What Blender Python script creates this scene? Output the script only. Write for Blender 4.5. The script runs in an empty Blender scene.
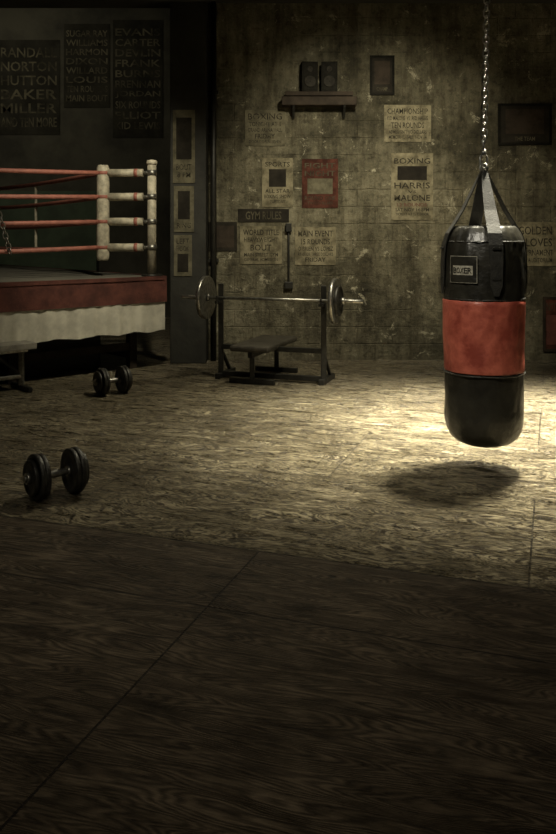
import bpy, bmesh, math, random
from mathutils import Vector, Matrix, noise
random.seed(4)
S=bpy.context.scene
S.view_settings.view_transform='Standard'
S.view_settings.look='None'

# ---------------- materials ----------------
def mat(name,col,rough=.6,metal=0,var=.0,vscale=8,bump=0,bscale=40,col2=None,spec=.5,detail=6,stretch=(1,1,1),p0=.38,p1=.62):
    m=bpy.data.materials.new(name); m.use_nodes=True
    nt=m.node_tree; N=nt.nodes; L=nt.links
    b=N['Principled BSDF']
    b.inputs['Roughness'].default_value=rough
    b.inputs['Metallic'].default_value=metal
    b.inputs['Specular IOR Level'].default_value=spec
    tc=N.new('ShaderNodeTexCoord')
    mp=N.new('ShaderNodeMapping'); mp.inputs['Scale'].default_value=stretch
    L.new(tc.outputs['Object'],mp.inputs['Vector'])
    n=N.new('ShaderNodeTexNoise'); n.inputs['Scale'].default_value=vscale; n.inputs['Detail'].default_value=detail; n.inputs['Roughness'].default_value=.62
    L.new(mp.outputs[0],n.inputs['Vector'])
    r=N.new('ShaderNodeValToRGB')
    c=Vector(col); d=Vector(col2) if col2 else c*(1-var)
    r.color_ramp.elements[0].position=p0; r.color_ramp.elements[1].position=p1
    r.color_ramp.elements[0].color=(*d,1); r.color_ramp.elements[1].color=(*c,1)
    L.new(n.outputs['Fac'],r.inputs['Fac']); L.new(r.outputs['Color'],b.inputs['Base Color'])
    if bump:
        n2=N.new('ShaderNodeTexNoise'); n2.inputs['Scale'].default_value=bscale; n2.inputs['Detail'].default_value=5
        L.new(mp.outputs[0],n2.inputs['Vector'])
        bp=N.new('ShaderNodeBump'); bp.inputs['Strength'].default_value=bump; bp.inputs['Distance'].default_value=.01
        L.new(n2.outputs['Fac'],bp.inputs['Height']); L.new(bp.outputs[0],b.inputs['Normal'])
    return m

M={}
M['steel']=mat('worn_steel',(.45,.44,.40),.35,.9,.5,30,.1,80)
M['chainsteel']=mat('chain_steel',(.50,.49,.46),.4,.9,.4,30,.1,80)
M['chrome']=mat('chrome',(.65,.63,.58),.28,1,.3,20)
M['blackmetal']=mat('black_painted_metal',(.03,.029,.025),.42,.3,.4,20,.1,60)
M['matteblack']=mat('matte_black',(.016,.015,.012),.85,0,.4,20,spec=.1)
M['mattegrey']=mat('dusty_black_cone',(.035,.032,.026),.8,0,.4,20,spec=.15)
M['iron']=mat('cast_iron',(.05,.048,.042),.45,.5,.5,30,.35,90)
M['leather']=mat('black_leather',(.030,.028,.021),.34,0,.65,5,.8,15,spec=.55,detail=10)
M['strap']=mat('strap_webbing',(.024,.023,.019),.5,0,.4,30,.3,120)
M['redleather']=mat('red_worn_leather',(.46,.12,.078),.38,0,0,6,1.0,12,col2=(.22,.042,.028),p0=.38,p1=.62,detail=12)
M['label']=mat('label_print',(.36,.34,.27),.6,0,.4,40)
M['white']=mat('aged_white_vinyl',(.58,.53,.41),.5,0,.45,14,.2,30)
M['redrope']=mat('red_rope_cover',(.42,.16,.12),.5,0,.3,12,.3,60)
M['redapron']=mat('red_apron_canvas',(.15,.050,.037),.85,0,.5,6,.3,60)
M['skirt']=mat('white_skirt_cloth',(.70,.67,.56),.85,0,.25,6,.2,60)
M['canvas']=mat('ring_canvas',(.17,.16,.13),.9,0,.3,3)
M['darkwood']=mat('dark_wood',(.048,.036,.026),.8,0,.5,6,.3,30,spec=.2)
M['pillar']=mat('pillar_dark_paint',(.026,.025,.019),.7,0,.5,4,.4,20)
M['paper']=mat('aged_paper',(.27,.24,.16),.9,0,0,9,.1,30,col2=(.11,.097,.063),detail=10,spec=.15)
M['paperdim']=mat('faded_paper',(.16,.145,.098),.9,0,0,8,.1,30,col2=(.075,.068,.046),detail=10,spec=.15)
M['paperdark']=mat('dark_print',(.030,.026,.020),.85,0,.5,6,spec=.15)
M['boarddark']=mat('dark_board',(.030,.028,.021),.85,0,.5,3,spec=.15)  # very dark, mottled board colour
M['paperred']=mat('red_brown_print',(.10,.036,.025),.85,0,.6,9,spec=.15)
M['ink']=mat('poster_ink',(.028,.024,.018),.85,0,0,26,col2=(.09,.08,.053),p0=.42,p1=.5,spec=.15)
M['inkred']=mat('poster_red_ink',(.12,.045,.03),.8)
M['inklight']=mat('poster_cream_ink',(.12,.108,.073),.85,0,.75,4,spec=.15)
M['pad']=mat('bench_vinyl',(.07,.063,.05),.45,0,.4,10,.2,30)
M['padlight']=mat('bench_vinyl_grey',(.36,.34,.29),.45,0,.4,10,.2,30)
M['green']=mat('green_painted_board',(.05,.075,.042),.7,0,.4,3)
M['ceil']=mat('ceiling_boards',(.04,.036,.028),.85,0,.5,3,.3,20)
M['shade']=mat('lamp_enamel',(.05,.06,.05),.4,.2,.2,10)
M['plaster']=mat('dark_plaster',(.062,.058,.042),.9,0,.6,1.2,.4,12)

def blockwall():
    m=bpy.data.materials.new('painted_block_wall'); m.use_nodes=True
    nt=m.node_tree;N=nt.nodes;L=nt.links;b=N['Principled BSDF']; b.inputs['Roughness'].default_value=.6
    tc=N.new('ShaderNodeTexCoord'); 
    sp=N.new('ShaderNodeSeparateXYZ'); L.new(tc.outputs['Object'],sp.inputs[0])
    cb=N.new('ShaderNodeCombineXYZ'); 
    ad=N.new('ShaderNodeMath'); L.new(sp.outputs['X'],ad.inputs[0]); L.new(sp.outputs['Y'],ad.inputs[1])
    L.new(ad.outputs[0],cb.inputs['X']); L.new(sp.outputs['Z'],cb.inputs['Y'])
    def nz_(scale,detail=8,rough=.65,dist=0,vec=None):
        n=N.new('ShaderNodeTexNoise'); n.inputs['Scale'].default_value=scale; n.inputs['Detail'].default_value=detail
        n.inputs['Roughness'].default_value=rough; n.inputs['Distortion'].default_value=dist
        L.new(vec or cb.outputs[0],n.inputs['Vector']); return n
    def ramp(fac,p0,p1,c0,c1):
        r=N.new('ShaderNodeValToRGB'); r.color_ramp.elements[0].position=p0;r.color_ramp.elements[1].position=p1
        r.color_ramp.elements[0].color=(*c0,1); r.color_ramp.elements[1].color=(*c1,1); L.new(fac,r.inputs['Fac']); return r.outputs['Color']
    def mul(a,c,f=1,bt='MULTIPLY'):
        mu=N.new('ShaderNodeMix'); mu.data_type='RGBA'; mu.blend_type=bt
        if isinstance(f,(int,float)): mu.inputs['Factor'].default_value=f
        else: L.new(f,mu.inputs['Factor'])
        for i,q in ((6,a),(7,c)):
            if isinstance(q,tuple): mu.inputs[i].default_value=(*q,1)
            else: L.new(q,mu.inputs[i])
        return mu.outputs[2]
    nz=nz_(6,4)
    mx=N.new('ShaderNodeMix'); mx.data_type='VECTOR'; mx.inputs['Factor'].default_value=.03
    L.new(cb.outputs[0],mx.inputs[4]); L.new(nz.outputs['Color'],mx.inputs[5])
    br=N.new('ShaderNodeTexBrick'); L.new(mx.outputs[1],br.inputs['Vector'])
    br.inputs['Scale'].default_value=1; br.inputs['Brick Width'].default_value=.41; br.inputs['Row Height'].default_value=.2
    br.inputs['Mortar Size'].default_value=.009; br.inputs['Mortar Smooth'].default_value=1
    br.inputs['Color1'].default_value=(.285,.265,.185,1); br.inputs['Color2'].default_value=(.255,.237,.165,1); br.inputs['Mortar'].default_value=(.22,.20,.14,1)
    thick=ramp(nz_(.8,5).outputs['Fac'],.43,.62,(.05,.05,.05),(.75,.75,.75))
    c=mul((.275,.255,.178),br.outputs['Color'],thick,'MIX')
    c=mul(c,ramp(nz_(.9,11,.76).outputs['Fac'],.40,.62,(.27,.26,.22),(1.05,1.03,1.0)))
    mp=N.new('ShaderNodeMapping'); mp.inputs['Scale'].default_value=(2.6,.4,1); L.new(cb.outputs[0],mp.inputs['Vector'])
    c=mul(c,ramp(nz_(1.6,9,.75,0,mp.outputs[0]).outputs['Fac'],.38,.58,(.36,.34,.29),(1,1,1)))
    c=mul(c,ramp(nz_(8,10,.8).outputs['Fac'],.38,.50,(.40,.38,.34),(1,1,1)))
    c=mul(c,(.50,.465,.34),ramp(nz_(4,10,.82,.5).outputs['Fac'],.58,.62,(0,0,0),(.8,.8,.8)),'MIX')
    L.new(c,b.inputs['Base Color'])
    n2=nz_(15,10,.75)
    ml=N.new('ShaderNodeMath'); ml.operation='MULTIPLY'; L.new(br.outputs['Fac'],ml.inputs[0]); L.new(thick,ml.inputs[1])
    iv=N.new('ShaderNodeMath'); iv.operation='MULTIPLY_ADD'; iv.inputs[1].default_value=-.4
    L.new(ml.outputs[0],iv.inputs[0]); L.new(n2.outputs['Fac'],iv.inputs[2])
    bp=N.new('ShaderNodeBump'); bp.inputs['Strength'].default_value=1; bp.inputs['Distance'].default_value=.045
    L.new(iv.outputs[0],bp.inputs['Height']); L.new(bp.outputs[0],b.inputs['Normal'])
    return m
M['block']=blockwall()

ANG=math.radians(-19)
def floormat():
    m=bpy.data.materials.new('plywood_floor'); m.use_nodes=True
    nt=m.node_tree;N=nt.nodes;L=nt.links;b=N['Principled BSDF']
    def math_(op,a,bv=None,c=None):
        n=N.new('ShaderNodeMath'); n.operation=op
        for i,v in enumerate((a,bv,c)):
            if v is None: continue
            if isinstance(v,(int,float)): n.inputs[i].default_value=v
            else: L.new(v,n.inputs[i])
        return n.outputs[0]
    def noise_(vec,scale,detail=5,rough=.5,dist=0):
        n=N.new('ShaderNodeTexNoise'); n.inputs['Scale'].default_value=scale; n.inputs['Detail'].default_value=detail
        n.inputs['Roughness'].default_value=rough; n.inputs['Distortion'].default_value=dist
        L.new(vec,n.inputs['Vector']); return n.outputs['Fac']
    def mapp(vec,scale=(1,1,1),loc=(0,0,0),rot=(0,0,0),t='POINT'):
        n=N.new('ShaderNodeMapping'); n.vector_type=t
        n.inputs['Scale'].default_value=scale; n.inputs['Location'].default_value=loc; n.inputs['Rotation'].default_value=rot
        L.new(vec,n.inputs['Vector']); return n.outputs[0]
    def mix(f,a,bb,bt='MIX'):
        n=N.new('ShaderNodeMix'); n.data_type='RGBA'; n.blend_type=bt
        for i,v in ((0,f),(6,a),(7,bb)):
            if isinstance(v,(int,float)): n.inputs[i].default_value=v
            elif isinstance(v,tuple): n.inputs[i].default_value=(*v,1)
            else: L.new(v,n.inputs[i])
        return n.outputs[2]
    def ramp(fac,p0,p1,c0,c1):
        r=N.new('ShaderNodeValToRGB'); r.color_ramp.elements[0].position=p0;r.color_ramp.elements[1].position=p1
        r.color_ramp.elements[0].color=(*c0,1); r.color_ramp.elements[1].color=(*c1,1); L.new(fac,r.inputs['Fac']); return r.outputs['Color']
    tc=N.new('ShaderNodeTexCoord')
    rot=mapp(tc.outputs['Object'],rot=(0,0,-ANG))
    sx=N.new('ShaderNodeSeparateXYZ'); L.new(rot,sx.inputs[0])
    q=sx.outputs['Y']
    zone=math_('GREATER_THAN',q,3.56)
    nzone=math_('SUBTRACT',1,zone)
    def brick(w,h,loc,off):
        n=N.new('ShaderNodeTexBrick'); L.new(mapp(rot,loc=loc),n.inputs['Vector'])
        n.inputs['Scale'].default_value=1; n.inputs['Brick Width'].default_value=w; n.inputs['Row Height'].default_value=h
        n.inputs['Mortar Size'].default_value=.0045; n.inputs['Mortar Smooth'].default_value=.2
        n.inputs['Color1'].default_value=(0,0,0,1); n.inputs['Color2'].default_value=(1,1,1,1); n.inputs['Mortar'].default_value=(.5,.5,.5,1)
        n.offset=off
        return n
    br=brick(2.44,1.22,(1.32,-3.56+12.2,0),.5)
    br2=brick(2.44,2.6,(1.32,-2.96+13.0,0),0)
    edge=math_('LESS_THAN',math_('ABSOLUTE',math_('SUBTRACT',q,3.56)),.005)
    seamB=math_('MULTIPLY',math_('MULTIPLY',br.outputs['Fac'],zone),.8)
    seamF=math_('MULTIPLY',br2.outputs['Fac'],nzone)
    seam=math_('MAXIMUM',math_('MAXIMUM',seamB,seamF),edge)
    off=mix(zone,br2.outputs['Color'],br.outputs['Color'])
    offv=N.new('ShaderNodeVectorMath'); offv.operation='MULTIPLY_ADD'
    L.new(off,offv.inputs[0]); offv.inputs[1].default_value=(7,3,5); L.new(rot,offv.inputs[2])
    g0=noise_(mapp(offv.outputs[0],scale=(.45,2.8,1)),1.7,2.5,.5,.15)
    g1=math_('SINE',math_('MULTIPLY',g0,300))
    gf=noise_(mapp(offv.outputs[0],scale=(3,110,1)),1.5,5,.7)
    gm=noise_(mapp(rot,scale=(1,2,1)),2.5,6,.7)
    scr=noise_(mapp(rot,scale=(1.2,40,1),rot=(0,0,.08)),2.0,8,.8)
    grain=math_('MULTIPLY_ADD',math_('MULTIPLY',g1,gm),.38,gf)
    w0=noise_(mapp(offv.outputs[0],scale=(.6,2.2,1)),3.0,4,.6,1.0)
    w1=math_('SINE',math_('MULTIPLY',w0,95))
    wf=noise_(mapp(rot,scale=(1,3.0,1)),22,6,.74,1.5)
    wm=noise_(mapp(rot,scale=(1,1.6,1)),3,5,.7)
    wear=math_('MULTIPLY_ADD',math_('MULTIPLY',w1,wm),.46,wf)
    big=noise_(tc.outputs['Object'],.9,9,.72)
    scuff=noise_(mapp(rot,scale=(1,3.4,1),rot=(0,0,.25)),4.2,9,.78)
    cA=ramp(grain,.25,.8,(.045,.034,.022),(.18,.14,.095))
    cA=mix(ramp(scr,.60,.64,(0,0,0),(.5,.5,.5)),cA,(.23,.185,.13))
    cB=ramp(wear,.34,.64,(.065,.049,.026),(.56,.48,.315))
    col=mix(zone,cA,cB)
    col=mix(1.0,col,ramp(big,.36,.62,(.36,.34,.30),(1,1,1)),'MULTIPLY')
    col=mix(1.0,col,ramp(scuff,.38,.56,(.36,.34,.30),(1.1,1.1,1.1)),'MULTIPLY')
    vo=N.new('ShaderNodeTexVoronoi'); vo.inputs['Scale'].default_value=1.7; L.new(mapp(rot,scale=(1,1.6,1)),vo.inputs['Vector'])
    kn=math_('LESS_THAN',vo.outputs['Distance'],.035)
    col=mix(math_('MULTIPLY',kn,.8),col,(.010,.007,.005))
    col=mix(math_('MULTIPLY',seam,.85),col,(.008,.006,.005))
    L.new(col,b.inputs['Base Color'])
    ro=math_('MULTIPLY_ADD',scuff,.40,.10)
    L.new(math_('MULTIPLY_ADD',nzone,.24,ro),b.inputs['Roughness'])
    L.new(math_('MULTIPLY_ADD',zone,.75,.2),b.inputs['Specular IOR Level'])
    h=math_('ADD',math_('MULTIPLY',wear,zone),math_('MULTIPLY',math_('MULTIPLY',grain,nzone),.35))
    h=math_('SUBTRACT',h,math_('MULTIPLY',seam,1.0))
    bp=N.new('ShaderNodeBump'); bp.inputs['Strength'].default_value=1; bp.inputs['Distance'].default_value=.028
    L.new(h,bp.inputs['Height']); L.new(bp.outputs[0],b.inputs['Normal'])
    return m
M['floor']=floormat()

# ---------------- builder ----------------
class B:
    def __init__(s): s.bm=bmesh.new(); s.mats=[]
    def mi(s,k):
        if k not in s.mats: s.mats.append(k)
        return s.mats.index(k)
    def _tag(s,faces,k,smooth):
        i=s.mi(k)
        for f in faces: f.material_index=i; f.smooth=smooth
    def box(s,c,size,k,rot=None):
        mx=Matrix.Translation(Vector(c))@(rot.to_4x4() if rot else Matrix())@Matrix.Diagonal((*size,1))
        r=bmesh.ops.create_cube(s.bm,size=1,matrix=mx)
        s._tag({f for v in r['verts'] for f in v.link_faces},k,False); return s
    def beam(s,p1,p2,w,h,k):
        p1=Vector(p1);p2=Vector(p2);d=p2-p1
        rot=d.to_track_quat('X','Z').to_matrix()
        return s.box((p1+p2)/2,(d.length,w,h),k,rot)
    def cyl(s,p1,p2,r,k,r2=None,seg=20,smooth=True):
        p1=Vector(p1);p2=Vector(p2);d=p2-p1
        mx=Matrix.Translation((p1+p2)/2)@d.to_track_quat('Z','Y').to_matrix().to_4x4()
        q=bmesh.ops.create_cone(s.bm,cap_ends=True,segments=seg,radius1=r,radius2=r if r2 is None else r2,depth=d.length,matrix=mx)
        fs={f for v in q['verts'] for f in v.link_faces}
        i=s.mi(k)
        for f in fs: f.material_index=i; f.smooth=smooth and len(f.verts)==4
        return s
    def lathe(s,prof,p,axis,k,seg=40,fn=None,smooth=True):
        q=Vector(axis).to_track_quat('Z','Y').to_matrix().to_4x4(); mx=Matrix.Translation(Vector(p))@q
        rings=[]
        for (r,z) in prof:
            ring=[]
            for i in range(seg):
                a=2*math.pi*i/seg; rr=r
                co=Vector((rr*math.cos(a),rr*math.sin(a),z))
                if fn: co=fn(co,a)
                ring.append(s.bm.verts.new(mx@co))
            rings.append(ring)
        fs=[]
        for a,b in zip(rings,rings[1:]):
            for i in range(seg):
                j=(i+1)%seg
                fs.append(s.bm.faces.new((a[i],a[j],b[j],b[i])))
        if prof[0][0]>0.0005: fs.append(s.bm.faces.new(rings[0][::-1]))
        if prof[-1][0]>0.0005: fs.append(s.bm.faces.new(rings[-1]))
        s._tag(fs,k,smooth)
        return s
    def tube(s,pts,r,k,seg=10,closed=False):
        pts=[Vector(p) for p in pts]; n=len(pts); rings=[]
        up=None
        for i,p in enumerate(pts):
            if closed: t=pts[(i+1)%n]-pts[i-1]
            else: t=pts[min(i+1,n-1)]-pts[max(i-1,0)]
            t.normalize()
            if up is None:
                up=Vector((0,0,1)) if abs(t.z)<.9 else Vector((1,0,0))
            a=t.cross(up).normalized(); bb=a.cross(t).normalized(); up=bb
            rings.append([s.bm.verts.new(p+r*(math.cos(2*math.pi*j/seg)*a+math.sin(2*math.pi*j/seg)*bb)) for j in range(seg)])
        fs=[]
        for i in range(n if closed else n-1):
            a=rings[i];b=rings[(i+1)%n]
            for j in range(seg):
                k2=(j+1)%seg; fs.append(s.bm.faces.new((a[j],a[k2],b[k2],b[j])))
        if not closed: fs.append(s.bm.faces.new(rings[0][::-1])); fs.append(s.bm.faces.new(rings[-1]))
        s._tag(fs,k,True); return s
    def link(s,c,d,side,L,W,r,k):
        c=Vector(c); d=Vector(d).normalized(); side=Vector(side).normalized(); pts=[]
        for i in range(14):
            a=2*math.pi*i/14
            y=math.sin(a)*W/2; x=math.cos(a)*W/2+ (L/2-W/2)*(1 if math.cos(a)>0 else -1)
            pts.append(c+d*x+side*y)
        return s.tube(pts,r,k,6,True)
    def chain(s,p1,p2,k,pitch=.04,L=.05,W=.034,r=.0045):
        p1=Vector(p1);p2=Vector(p2);d=p2-p1;n=max(2,round(d.length/pitch)); dn=d.normalized()
        a=dn.cross(Vector((.3,1,.1))).normalized(); b=dn.cross(a).normalized()
        a2=(a+b*.55).normalized(); b2=dn.cross(a2)
        for i in range(n+1): s.link(p1+d*i/n,dn,a2 if i%2 else b2,L,W,r,k)
        return s
    def text(s,txt,c,w,h,k,rot=Matrix.Rotation(math.pi/2,4,'X')):
        cu=bpy.data.curves.new('t','FONT'); cu.body=txt; cu.offset=.012; cu.resolution_u=2
        o=bpy.data.objects.new('t',cu); S.collection.objects.link(o); bpy.context.view_layer.update()
        dg=bpy.context.evaluated_depsgraph_get()
        me=bpy.data.meshes.new_from_object(o.evaluated_get(dg))
        xs=[v.co.x for v in me.vertices]; ys=[v.co.y for v in me.vertices]
        if xs:
            cx=(min(xs)+max(xs))/2; cy=(min(ys)+max(ys))/2
            mx=Matrix.Translation(Vector(c))@rot@Matrix.Diagonal((w/(max(xs)-min(xs)),h/(max(ys)-min(ys)),1,1))@Matrix.Translation((-cx,-cy,0))
            me.transform(mx)
            nf=len(s.bm.faces); s.bm.from_mesh(me); s.bm.faces.ensure_lookup_table()
            i=s.mi(k)
            for f in s.bm.faces[nf:]: f.material_index=i; f.smooth=False
        bpy.data.objects.remove(o); bpy.data.curves.remove(cu); bpy.data.meshes.remove(me)
        return s
    def done(s,name,parent=None,bevel=0,recalc=True):
        if recalc: bmesh.ops.recalc_face_normals(s.bm,faces=s.bm.faces)
        me=bpy.data.meshes.new(name); s.bm.to_mesh(me); s.bm.free()
        for k in s.mats: me.materials.append(M[k])
        o=bpy.data.objects.new(name,me); S.collection.objects.link(o)
        if parent: o.parent=parent
        if bevel:
            m=o.modifiers.new('b','BEVEL'); m.width=bevel; m.segments=2; m.limit_method='ANGLE'
        return o
def empty(name,loc=(0,0,0)):
    o=bpy.data.objects.new(name,None); S.collection.objects.link(o); return o

# ---------------- room ----------------
H=4.28; H2=5.75; YB=9.6; YL=14.6; XR=5.6; XL=-11.2; YF=-3.0
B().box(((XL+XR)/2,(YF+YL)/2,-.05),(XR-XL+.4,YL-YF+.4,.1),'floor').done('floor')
cl=B()
cl.box(((XL+XR)/2,(YF+YB)/2,H+.05),(XR-XL+.4,YB-YF+.4,.1),'ceil')
cl.box(((XL-.9)/2,(YB+YL)/2+.1,H2+.05),(-.9-XL+.2,YL-YB+.2,.1),'ceil')
cl.box(((XL-.9)/2,YB+.15,(H+H2)/2+.05),(-.9-XL+.2,.1,H2-H-.1),'ceil')
cl.done('ceiling')
B().box(((XR-.95)/2,YB+.15,H/2),(XR+.95,.3,H),'block').done('wall_back')
B().box(((XL-1.1)/2,YL+.1,H2/2),(-1.1-XL,.2,H2),'plaster').done('wall_alcove')
B().box((-1.0,(YB+YL)/2+.3,H2/2),(.2,YL-YB-.2,H2),'plaster').done('wall_partition')
B().box((XR+.1,(YF+YB)/2,H/2),(.2,YB-YF,H),'block').done('wall_right')
B().box((XL-.1,(YF+YL)/2,H2/2),(.2,YL-YF,H2),'plaster').done('wall_left')
B().box(((XL+XR)/2,YF-.1,H/2),(XR-XL,.2,H),'plaster').done('wall_front')
j=B()
for i in range(8):
    j.box(((XL+XR)/2,-2+i*1.5+.5,H-.07),(XR-XL-.1,.09,.14),'ceil')
j.done('ceiling_joists')
B().box((-1.05,9.48,H/2),(.42,.3,H),'pillar').done('support_pillar',bevel=.01)
B().cyl((-.77,9.53,0),(-.77,9.53,H),.035,'blackmetal').box((-.77,9.56,1.2),(.12,.04,.04),'blackmetal').box((-.77,9.56,3.2),(.12,.04,.04),'blackmetal').done('wall_pipe')

# ---------------- posters ----------------
def poster(name,px0,px1,py0,py1,lines,paper='paper',ink='ink',y=YB,frame=None):
    sc=800/y
    x0=(px0-278)/sc;x1=(px1-278)/sc;z1=1.5-(py0-235)/sc;z0=1.5-(py1-235)/sc
    w=x1-x0;h=z1-z0;cx=(x0+x1)/2;cz=(z0+z1)/2
    b=B(); b.box((cx,y-.006,cz),(w,.01,h),paper)
    if frame:
        t=.03
        for dx in (-1,1): b.box((cx+dx*w/2,y-.012,cz),(t,.022,h+t),frame)
        for dz in (-1,1): b.box((cx,y-.012,cz+dz*h/2),(w-t,.022,t),frame)
    tot=sum(l[1] for l in lines); z=z1-h*.06; av=h*.88
    for l in lines:
        lh=av*l[1]/tot
        k=l[3] if len(l)>3 else ink
        if l[0]=='#': b.box((cx,y-.0125,z-lh/2),(w*l[2],.002,lh*.86),k)
        elif l[0]: b.text(l[0],(cx,y-.0125,z-lh/2),w*l[2],lh*.70,k)
        z-=lh
    return b.done(name,recalc=False)
P='boxing_poster'
poster(P,245,285,110,146,[('BOXING',1.3,.85),('TONIGHT AT 8',.9,.8),('GRAND ARENA HALL',.8,.85),('FRIDAY',1,.5),('DOORS OPEN SEVEN',.6,.8)],'paperdim')
poster(P,384,431,105,142,[('CHAMPIONSHIP',1.1,.86),('KID MALONE  VS  RED HARRIS',.8,.86),('TEN ROUNDS',1.1,.7),('ADMISSION TWO DOLLARS',.7,.8),('MEMORIAL HALL  NOV 14',.7,.8)],'paper')
poster(P,262,293,158,207,[('SPORTS',1,.8),('#',3,.55,'paperdark'),('ALL STAR',.8,.8),('BOXING SHOW',.8,.85),('TUESDAY',.7,.5)],'paper')
poster(P,302,338,159,208,[('FIGHT',1.1,.85),('NIGHT',1.1,.85),('#',2.6,.7,'paperdim'),('ROUND ONE',.8,.85),('TWO DOLLARS',.6,.7)],'paperred','inklight')
poster(P,391,433,153,220,[('BOXING',1.3,.86),('#',2.6,.7,'paperdark'),('HARRIS',1.4,.85),('VS',.6,.2),('MALONE',1.4,.85),('12 ROUNDS',.8,.7,'inkred'),('SAT NOV 14 8PM',.8,.8),('TICKETS AT THE DOOR',.6,.8)],'paper')
poster(P,240,282,226,264,[('WORLD TITLE',1.1,.85),('HEAVYWEIGHT',.9,.8),('BOUT',1.2,.5),('MAIN STREET GYM',.7,.8),('GENERAL ADMISSION',.6,.8)],'paper')
poster(P,295,336,227,265,[('MAIN EVENT',1.1,.85),('15 ROUNDS',1,.7),('O BRIEN VS LOPEZ',.8,.86),('RINGSIDE THREE DOLLARS',.6,.85),('FRIDAY',.8,.5)],'paper')
poster(P,238,289,209,222,[('GYM RULES',1,.7)],'paperdark','inklight')
poster(P,514,556,222,266,[('GOLDEN',1.1,.8),('GLOVES',1.1,.8),('TOURNAMENT',.8,.85),('CITY AUDITORIUM',.6,.8)],'paper')
poster(P,208,237,222,251,[('#',1,.8,'darkwood')],'paperdark')
poster('framed_picture',371,393,57,94,[('#',3,.7,'darkwood'),('CHAMP',.6,.5)],'paperdark','inklight',frame='matteblack')
poster('framed_picture',499,550,105,144,[('#',3,.75,'darkwood'),('THE TEAM',.6,.4)],'paperdark','inklight',frame='matteblack')
poster('notice_board',544,566,298,350,[('NOTICE',1,.8),('#',3,.8,'redapron')],'paperred','inklight',frame='darkwood')
YP=9.33
PP='pillar_handbill'
poster(PP,173,195,110,183,[('#',4,.7,'paperdark'),('BOUT',.7,.7),('8 PM',.6,.6)],'paperdim',y=YP)
poster(PP,174,194,186,232,[('#',3,.6,'paperdark'),('RING',.7,.7)],'paperdim',y=YP)
poster(PP,174,192,235,276,[('LEFT',.7,.7),('HOOK',.7,.7),('#',2,.6,'paperdark')],'paperdim',y=YP)
for a,bb,c,d,ls in [(64,110,24,108,['SUGAR RAY','WILLIAMS','HARMON','DIXON','WILLARD','LOUIS','TEN ROUNDS','MAIN BOUT']),(113,163,20,138,['EVANS','CARTER','DEVLIN','FRANK','BURNS','BRENNAN','JORDAN','SIX ROUNDS','ELLIOT','KID LEWIS']),
                    (-2,60,40,135,['RANDALL','NORTON','HUTTON','BAKER','MILLER','AND TEN MORE']),(-60,-6,40,135,['TITLE','BOUT','MAY 6'])]:
    poster('name_board',a,bb,c,d,[(t,1,.9) for t in ls],'boarddark','inklight',y=YL)
B().box((-5.1,YL-.03,1.55),(3.6,.06,1.5),'green').done('green_wall_panel')

b=B(); b.box((.485,YB-.1,3.08),(.88,.2,.1),'darkwood').box((.485,YB-.09,3.17),(.8,.16,.05),'darkwood')
for dx in (-.3,.3): b.beam((.485+dx,YB-.02,2.9),(.485+dx,YB-.17,3.03),.03,.03,'blackmetal')
b.done('wall_shelf',bevel=.005)
def speaker(x,rz_):
    b=B(); R_=Matrix.Rotation(rz_,3,'Z'); c=Vector((x,YB-.10,3.197+.175))
    b.box(c,(.19,.13,.35),'matteblack',R_)
    f=R_@Vector((0,-1,0)); 
    b.box(c+f*.066,(.165,.006,.32),'matteblack',R_)
    b.lathe([(.0,.0),(.03,.004),(.055,.014),(.066,.016),(.07,.0)],c+f*.068+Vector((0,0,-.06)),f,'mattegrey',24)
    b.lathe([(.0,.0),(.02,.006),(.032,.010),(.036,.0)],c+f*.068+Vector((0,0,.085)),f,'mattegrey',20)
    return b.done('loudspeaker',bevel=.004)
speaker(.37,.12); speaker(.61,-.08)
B().cyl((.128,YB-.02,.92),(.128,YB-.02,1.58),.012,'blackmetal').box((.128,YB-.03,1.59),(.07,.06,.1),'blackmetal').box((.128,YB-.03,.9),(.1,.06,.08),'blackmetal').done('electrical_conduit',bevel=.004)

# ---------------- boxing ring ----------------
ring=empty('boxing_ring')
u=Vector((-.75,-.66,0)).normalized(); v=Vector((u.y,-u.x,0)); 
if v.y<0: v=-v
C=Vector((-1.30,9.0,0)); LN=6.1
ZT=1.02
corners=[C,C+u*LN,C+u*LN+v*LN,C+v*LN]
cen=(corners[0]+corners[2])/2
rotm=Matrix((u,-v,Vector((0,0,1)))).transposed()
b=B(); b.box(cen+Vector((0,0,ZT-.06)),(LN,LN,.12),'darkwood',rotm); b.box(cen+Vector((0,0,ZT+.006)),(LN-.02,LN-.02,.02),'canvas',rotm)
b.done('platform',ring)
b=B()
for i in range(5):
    for k in range(5):
        p=C+u*(.25+i*(LN-.5)/4)+v*(.25+k*(LN-.5)/4)
        b.box(p+Vector((0,0,(ZT-.12)/2)),(.09,.09,ZT-.12),'darkwood',rotm)
for i in range(5):
    p=C+v*(.25+i*(LN-.5)/4); b.beam(p+u*.25+Vector((0,0,.25)),p+u*(LN-.25)+Vector((0,0,.25)),.05,.08,'darkwood')
    p=C+u*(.25+i*(LN-.5)/4); b.beam(p+v*.25+Vector((0,0,.15)),p+v*(LN-.25)+Vector((0,0,.15)),.05,.08,'darkwood')
b.box(cen+Vector((0,0,.4)),(LN-1.0,LN-1.0,.8),'pillar',rotm)  # added dark block stands in for shade between the open legs
b.done('legs_and_shade_block',ring)
apr=B(); sk=B()
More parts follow.
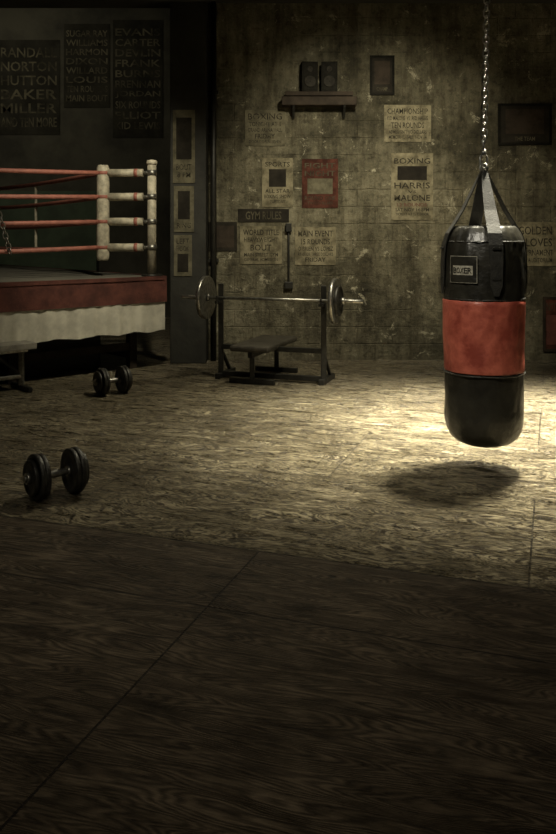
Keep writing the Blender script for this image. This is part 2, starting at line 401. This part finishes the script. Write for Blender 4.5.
def strip(bd,z0,z1,k,off,amp,nz,freq,scallop=0):
    for e in range(4):
        A=corners[e];D=corners[(e+1)%4]; dd=(D-A).normalized(); out=((A+D)/2-cen).normalized()
        n=420 if amp>.01 else 120; grid=[]
        for i in range(n+1):
            s_=i/n; base=A.lerp(D,s_); col=[]
            base=base+dd*(off*(2*s_-1)) 
            for kz in range(nz+1):
                t=kz/nz; L_=s_*LN
                w=amp*(.25+.75*t)*(math.sin(L_*freq+1.7*math.sin(L_*2.3))+.5*math.sin(L_*freq*.47+1+math.sin(L_*3.1)))*min(1,12*s_)*min(1,12*(1-s_))
                hem=scallop*t*(.5+.5*math.sin(L_*freq*.37+1+math.sin(L_*3.1)))
                z=z0+(z1-z0)*t+hem
                col.append(bd.bm.verts.new(base+out*(off+w)+Vector((0,0,z))))
            grid.append(col)
        fs=[]
        for i in range(n):
            for kz in range(nz): fs.append(bd.bm.faces.new((grid[i][kz],grid[i+1][kz],grid[i+1][kz+1],grid[i][kz+1])))
        bd._tag(fs,k,True)
strip(apr,ZT+.02,.75,'redapron',.035,.006,3,5)
strip(sk,.78,.42,'skirt',.02,.014,8,42,.02)
for e in range(4):
    A=corners[e];D=corners[(e+1)%4]; out=((A+D)/2-cen).normalized()
    apr.beam(A+out*.03+Vector((0,0,ZT+.0)),D+out*.03+Vector((0,0,ZT+.0)),.03,.04,'redapron')
apr.done('apron',ring); o=sk.done('skirt',ring)
rz=[1.36,1.65,1.93,2.2]
inner=[]
posts=B(); pads=B(); tb=B()
for c in corners:
    dirc=(cen-c).normalized(); P0=c+dirc*.12; I=P0+dirc*.56; inner.append(I)
    posts.cyl(P0+Vector((0,0,ZT)),P0+Vector((0,0,2.3)),.05,'white',seg=20)
    posts.lathe([(.0,.0),(.055,0),(.062,.02),(.055,.05),(0,.06)],P0+Vector((0,0,2.29)),(0,0,1),'white',20)
    posts.cyl(P0+Vector((0,0,ZT+.01)),P0+Vector((0,0,ZT+.04)),.12,'blackmetal')
    for z in rz:
        tb.cyl(P0+Vector((0,0,z)),P0+dirc*.12+Vector((0,0,z)),.02,'steel')
        tb.cyl(P0+dirc*.10+Vector((0,0,z)),I-dirc*.06+Vector((0,0,z)),.045,'white',seg=16)
        tb.cyl(P0+dirc*.16+Vector((0,0,z)),P0+dirc*.2+Vector((0,0,z)),.048,'redrope',seg=16)
        posts.cyl(P0+Vector((0,0,z-.03)),P0+Vector((0,0,z+.03)),.056,'steel')
    pads.lathe([(0,0),(.055,0),(.07,.02),(.072,.06),(.072,1.0),(.07,1.05),(.055,1.08),(0,1.08)],I+Vector((0,0,1.21)),(0,0,1),'white',24)
    for z in rz: pads.lathe([(.073,-.02),(.078,-.012),(.078,.012),(.073,.02)],I+Vector((0,0,z-.0)),(0,0,1),'redrope',24)
posts.done('corner_posts',ring); pads.done('corner_pads',ring); tb.done('turnbuckles',ring)
rp=B()
for e in range(4):
    A=inner[e];D=inner[(e+1)%4]
    for z in rz:
        pts=[A.lerp(D,t/16)+Vector((0,0,z-.05*math.sin(math.pi*t/16))) for t in range(17)]
        rp.tube(pts,.026,'redrope',10)
    for s_ in (.33,.66):
        m_=A.lerp(D,s_); rp.beam(m_+Vector((0,0,rz[0]-.05)),m_+Vector((0,0,rz[3]-.03)),.006,.03,'white')
rp.done('ropes',ring)
q1=inner[0].lerp(inner[1],.26)+Vector((0,0,2.14))-v*.04; q2=inner[0].lerp(inner[1],.215)+Vector((0,0,1.33))-v*.05
B().chain(q1,q2,'steel',pitch=.055,L=.07,W=.05,r=.007).done('rope_chain',ring)

# ---------------- low bench by ring ----------------
b=B(); o0=Vector((-2.40,7.84,0)); rb=Matrix((u,-v,Vector((0,0,1)))).transposed()
def LB(a,c,z): return o0+u*a-v*c+Vector((0,0,z))
b.box(LB(.62,0,.43),(1.2,.27,.06),'padlight',rb)
b.box(LB(.62,0,.385),(1.1,.1,.04),'steel',rb)
for a in (.12,1.1):
    b.beam(LB(a,0,.37),LB(a,0,.04),.05,.05,'steel')
    b.beam(LB(a,-.2,.025),LB(a,.2,.025),.05,.05,'blackmetal')
    b.cyl(LB(a,-.21,.027),LB(a,-.17,.027),.026,'blackmetal'); b.cyl(LB(a,.17,.027),LB(a,.21,.027),.026,'blackmetal')
b.beam(LB(.12,0,.13),LB(1.1,0,.13),.04,.04,'steel')
b.beam(LB(.12,0,.15),LB(.4,0,.37),.03,.03,'blackmetal')
b.done('exercise_bench',bevel=.008)

# ---------------- bench press ----------------
bp_=empty('bench_press_rack')
Lp=Vector((-.60,8.42,0)); Rp=Vector((.46,8.06,0)); bd=(Rp-Lp).normalized(); w=Vector((bd.y,-bd.x,0)); 
if w.y>0: w=-w
Z=lambda p,z:p+Vector((0,0,z))
b=B()
for p in (Lp,Rp):
    b.beam(Z(p,.03),Z(p,.99),.055,.055,'blackmetal')
    b.beam(Z(p-w*.35,.028),Z(p+w*.10,.028),.055,.055,'blackmetal')
    b.beam(Z(p+w*.03,.80),Z(p+w*.11,.80),.05,.03,'blackmetal')
    b.beam(Z(p+w*.11,.79),Z(p+w*.11,.87),.05,.02,'blackmetal')
    b.beam(Z(p-w*.25,.05),Z(p,.3),.03,.03,'blackmetal')
b.beam(Z(Lp,.33),Z(Rp,.33),.05,.05,'blackmetal')
b.beam(Z(Lp,.05),Z(Rp,.05),.05,.05,'blackmetal')
mc=(Lp+Rp)/2-bd*.12
b.beam(Z(mc+w*.30,.30),Z(mc-w*.6,.30),.05,.06,'blackmetal')
for t in (.24,-.52):
    b.beam(Z(mc+w*t,.3),Z(mc+w*t,.03),.05,.05,'blackmetal')
    b.beam(Z(mc+w*t-bd*.24,.028),Z(mc+w*t+bd*.24,.028),.05,.05,'blackmetal')
b.done('frame',bp_,bevel=.004)
b=B(); b.box(Z(mc-w*.14,.36),(.42,.95,.06),'pad',Matrix((bd,-w,Vector((0,0,1)))).transposed()); b.done('seat_pad',bp_,bevel=.02)
def plate(b,c,ax,R,t,k,hub='chrome'):
    ax=Vector(ax).normalized()
    b.lathe([(.0,-t*.5),(R*.3,-t*.5),(R*.32,-t*.3),(R*.8,-t*.3),(R*.84,-t*.5),(R*.97,-t*.5),(R,-t*.35),(R,t*.35),(R*.97,t*.5),(R*.84,t*.5),(R*.8,t*.3),(R*.32,t*.3),(R*.3,t*.5),(0,t*.5)],c,ax,k,40)
    return b
mb=(Lp+Rp)/2+w*.07; zb=.845
b=B()
b.cyl(Z(mb-bd*.98,zb),Z(mb+bd*.98,zb),.015,'steel')
for s_ in (-1,1):
    c0=mb+bd*s_*.66
    b.cyl(Z(c0,zb),Z(mb+bd*s_*.98,zb),.022,'steel')
    plate(b,Z(mb+bd*s_*.70,zb),bd,.225,.035,'iron')
    b.lathe([(.212,-.02),(.226,-.019),(.228,0),(.226,.019),(.212,.02)],Z(mb+bd*s_*.70,zb),bd,'steel',40)
    plate(b,Z(mb+bd*s_*.735,zb),bd,.15,.03,'iron')
    b.cyl(Z(mb+bd*s_*.76,zb),Z(mb+bd*s_*.80,zb),.036,'steel')
    b.cyl(Z(mb+bd*s_*.655,zb),Z(mb+bd*s_*.675,zb),.04,'steel')
b.done('barbell')

# ---------------- dumbbells ----------------
def dumbbell(cx,cy,R,ang):
    b=B(); ax=Vector((math.cos(ang),math.sin(ang),0)); c=Vector((cx,cy,R))
    b.cyl(c-ax*.185,c+ax*.185,.016,'chrome')
    b.lathe([(.017,-.06),(.02,-.05),(.023,0),(.02,.05),(.017,.06)],c,ax,'steel',20)
    for s_ in (-1,1):
        plate(b,c+ax*s_*.090,ax,R*.97,.028,'iron')
        plate(b,c+ax*s_*.120,ax,R,.030,'iron')
        plate(b,c+ax*s_*.148,ax,R*.78,.024,'iron')
        b.cyl(c+ax*s_*.16,c+ax*s_*.178,.032,'steel')
        b.cyl(c+ax*s_*.178,c+ax*s_*.19,.02,'steel')
        b.cyl(c+ax*s_*.062,c+ax*s_*.076,.03,'steel')
    return b.done('dumbbell')
dumbbell(-1.275,4.60,.13,math.radians(38))
dumbbell(-1.56,7.55,.128,math.radians(36))

# ---------------- punching bag ----------------
bag=empty('punching_bag'); bx,by=1.27,4.94; K=1.035
HB=(H-1.5*(1-K))/K
bag.scale=(K,K,K); bag.location=(0,0,1.5*(1-K))
def wr(co,a):
    n=noise.noise(Vector((math.cos(a)*1.6,math.sin(a)*1.6,co.z*4.5)))
    n2=noise.noise(Vector((math.cos(a)*4,math.sin(a)*4,co.z*9+5)))
    n3=noise.noise(Vector((math.cos(a)*7,math.sin(a)*7,co.z*2.0+9)))
    top=max(0,(co.z-1.1)/.4)
    r=1+ .022*n+.018*n2+.05*n3*top
    return Vector((co.x*r,co.y*r,co.z))
R=.240
prof=[(0,.205),(.06,.207),(.12,.218),(.17,.238),(.205,.268),(.228,.31),(.237,.36)]
z=.40
while z<1.40: prof.append((R-.004*math.sin((z-.4)*6),z)); z+=.03
prof+=[(.238,1.41),(.233,1.45),(.224,1.485),(.211,1.515),(.196,1.54),(.18,1.555),(.165,1.55),(.15,1.54),(0,1.535)]
b=B(); b.lathe(prof,(bx,by,0),(0,0,1),'leather',96,wr); b.done('body',bag)
b=B()
pr=[(R+.001,.672)]; z=.677
while z<1.105: pr.append((R+.006-.004*math.sin((z-.4)*6),z)); z+=.02
pr.append((R+.001,1.11))
b.lathe(pr,(bx,by,0),(0,0,1),'redleather',96,wr)
b.done('red_band',bag)
b=B()
for zz in (.662,1.115,1.46):
    pp=[]
    for i in range(96):
        a=2*math.pi*i/96; rr=R+.004 if zz<1.4 else .234
        co=wr(Vector((rr*math.cos(a),rr*math.sin(a),zz)),a); pp.append(co+Vector((bx,by,0)))
    b.tube(pp,.0045,'strap',6,True)
b.done('seams',bag)
b=B()
def ribbon(b,pts,wdir,ws,k,th=.006):
    pts=[Vector(p) for p in pts]; n=len(pts); prev=None; fs=[]
    for i,p in enumerate(pts):
        t=(pts[min(i+1,n-1)]-pts[max(i-1,0)]).normalized(); s_=Vector(wdir).normalized(); nn=t.cross(s_).normalized()
        wd=ws[i] if isinstance(ws,list) else ws
        ring_=[b.bm.verts.new(p+s_*wd/2*a1+nn*th/2*a2) for a1,a2 in ((-1,-1),(1,-1),(1,1),(-1,1))]
        if prev: 
            for q in range(4): fs.append(b.bm.faces.new((prev[q],prev[(q+1)%4],ring_[(q+1)%4],ring_[q])))
        else: fs.append(b.bm.faces.new(ring_))
        prev=ring_
    fs.append(b.bm.faces.new(prev)); b._tag(fs,k,False)
O=Vector((bx,by,0))
for kk in range(4):
    a=math.radians(-88+90*kk); rad=Vector((math.cos(a),math.sin(a),0)); tan=Vector((-math.sin(a),math.cos(a),0))
    pts=[O+rad*.012+Vector((0,0,1.90)),O+rad*.07+Vector((0,0,1.78)),O+rad*.135+Vector((0,0,1.65)),O+rad*.185+Vector((0,0,1.57)),O+rad*.226+Vector((0,0,1.51)),O+rad*.248+Vector((0,0,1.44)),O+rad*.256+Vector((0,0,1.34)),O+rad*.258+Vector((0,0,1.20)),O+rad*.258+Vector((0,0,1.14))]
    ribbon(b,pts,tan,[.035,.06,.075,.08,.085,.085,.08,.07,.03],'strap')
    for zz in (1.42,1.24): b.box(O+rad*.260+Vector((0,0,zz)),(.05,.01,.012),'blackmetal',Matrix((tan,rad,Vector((0,0,1)))).transposed())
    b.link(O+rad*.012+Vector((0,0,1.915)),(0,0,1),tan,.05,.045,.005,'steel')
b.done('straps',bag)
b=B(); a0=math.radians(-131)
nx=10; 
def cylp(ang,z,r): return Vector((bx+r*math.cos(ang),by+r*math.sin(ang),z))
def curved(b,a1,a2,z1,z2,r,k):
    g=[]
    for i in range(nx+1):
        a=a1+(a2-a1)*i/nx; g.append((b.bm.verts.new(cylp(a,z1,r)),b.bm.verts.new(cylp(a,z2,r))))
    fs=[b.bm.faces.new((g[i][0],g[i+1][0],g[i+1][1],g[i][1])) for i in range(nx)]
    b._tag(fs,k,True)
A1=a0-.40;A2=a0+.32
RO=.004
curved(b,A1,A2,1.215,1.375,.2515+RO,'label'); curved(b,A1+.013,A2-.013,1.218,1.372,.2525+RO,'leather')
curved(b,A1+.1,A2-.1,1.262,1.318,.2535+RO,'label')
for i,ch in enumerate('BOXER'):
    a=A1+.17+(A2-A1-.34)*i/4
    n_=Vector((math.cos(a),math.sin(a),0)); t_=Vector((-math.sin(a),math.cos(a),0))
    rt=Matrix((t_,Vector((0,0,1)),n_)).transposed().to_4x4()
    b.text(ch,cylp(a,1.29,.2570+RO),.024,.034,'leather',rt)
b.done('label_patch',bag,recalc=False)
b=B()
b.link((bx,by,1.955),(0,0,1),(1,.3,0),.085,.05,.006,'chainsteel')
b.cyl((bx,by,1.985),(bx,by,2.03),.014,'chainsteel')
b.link((bx,by,2.05),(0,0,1),(.3,1,0),.06,.035,.006,'chainsteel')
b.chain((bx,by,2.085),(bx+.045,by,HB-.16),'chainsteel',pitch=.041,L=.056,W=.038,r=.0052)
b.box((bx+.045,by,HB-.1),(.12,.12,.08),'blackmetal'); b.cyl((bx+.045,by,HB-.16),(bx+.045,by,HB-.0),.02,'blackmetal')
b.done('chain',bag)

# ---------------- unseen key lamp and added fill spots ----------------
def lamp(loc,target,power,deg,blend,radius,col,name='unseen_spot',hc=H):  # fixtures all out of view; first is the key, the others are added
    x,y,z=loc
    e=empty(name)
    d=(Vector(target)-Vector(loc)).normalized()
    b=B(); b.lathe([(.03,.16),(.06,.14),(.09,.06),(.2,-.03),(.21,-.035),(.2,-.035),(.085,.05),(.05,.12),(.03,.13)],Vector(loc)-d*.06,-d,'shade',32)
    b.cyl((x,y,z+.1),(x,y,hc),.012,'blackmetal'); b.done('unseen_shade_and_stem',e)
    l=bpy.data.lights.new('spot_source','SPOT'); l.energy=power; l.spot_size=math.radians(deg); l.spot_blend=blend; l.shadow_soft_size=radius; l.color=col
    o=bpy.data.objects.new('spot_source',l); S.collection.objects.link(o); o.parent=e
    o.location=Vector(loc)+d*.08; o.rotation_euler=d.to_track_quat('-Z','Y').to_euler()
W1=(1,.91,.67)
lamp((1.95,5.75,4.05),(1.75,6.0,0),4600,72,1.0,.24,(1,.93,.72))
lamp((3.3,7.6,4.0),(2.05,6.6,0),5600,42,1.0,.2,(1,.94,.77))  # added tight spot, brightens the floor pool further
lamp((.2,7.3,4.0),(-.3,6.4,0),400,88,1.0,.17,W1)  # added fill over the middle of the floor
lamp((-.9,6.6,4.0),(-2.0,9.0,1.5),300,60,.9,.12,W1)  # added spot to lift the ring ropes and pads
lamp((-.6,2.6,3.9),(1.31,5.1,.95),360,31,1.0,.12,(1,.93,.77))  # added fill for the front of the bag
lamp((.9,6.2,4.0),(1.1,9.6,1.7),560,72,1.0,.12,W1)  # added wash for the back wall
lamp((-5.6,10.6,5.2),(-4.2,14.6,3.6),180,90,.9,.12,W1,hc=H2)  # added dim spot so the alcove boards read
lamp((-.4,1.2,4.0),(.1,3.5,0),170,66,1.0,.2,(1,.90,.70))  # added weak fill for the foreground boards
w_=bpy.data.worlds.new('w'); S.world=w_; w_.use_nodes=True
w_.node_tree.nodes['Background'].inputs[0].default_value=(.5,.5,.42,1); w_.node_tree.nodes['Background'].inputs[1].default_value=.03

# ---------------- camera ----------------
cd=bpy.data.cameras.new('camera'); cam=bpy.data.objects.new('camera',cd); S.collection.objects.link(cam)
cam.location=(0,0,1.5); cam.rotation_euler=(math.pi/2,0,0)
cd.sensor_width=36; cd.sensor_fit='AUTO'; cd.lens=36*800/834; cd.shift_y=-182/834
S.camera=cam
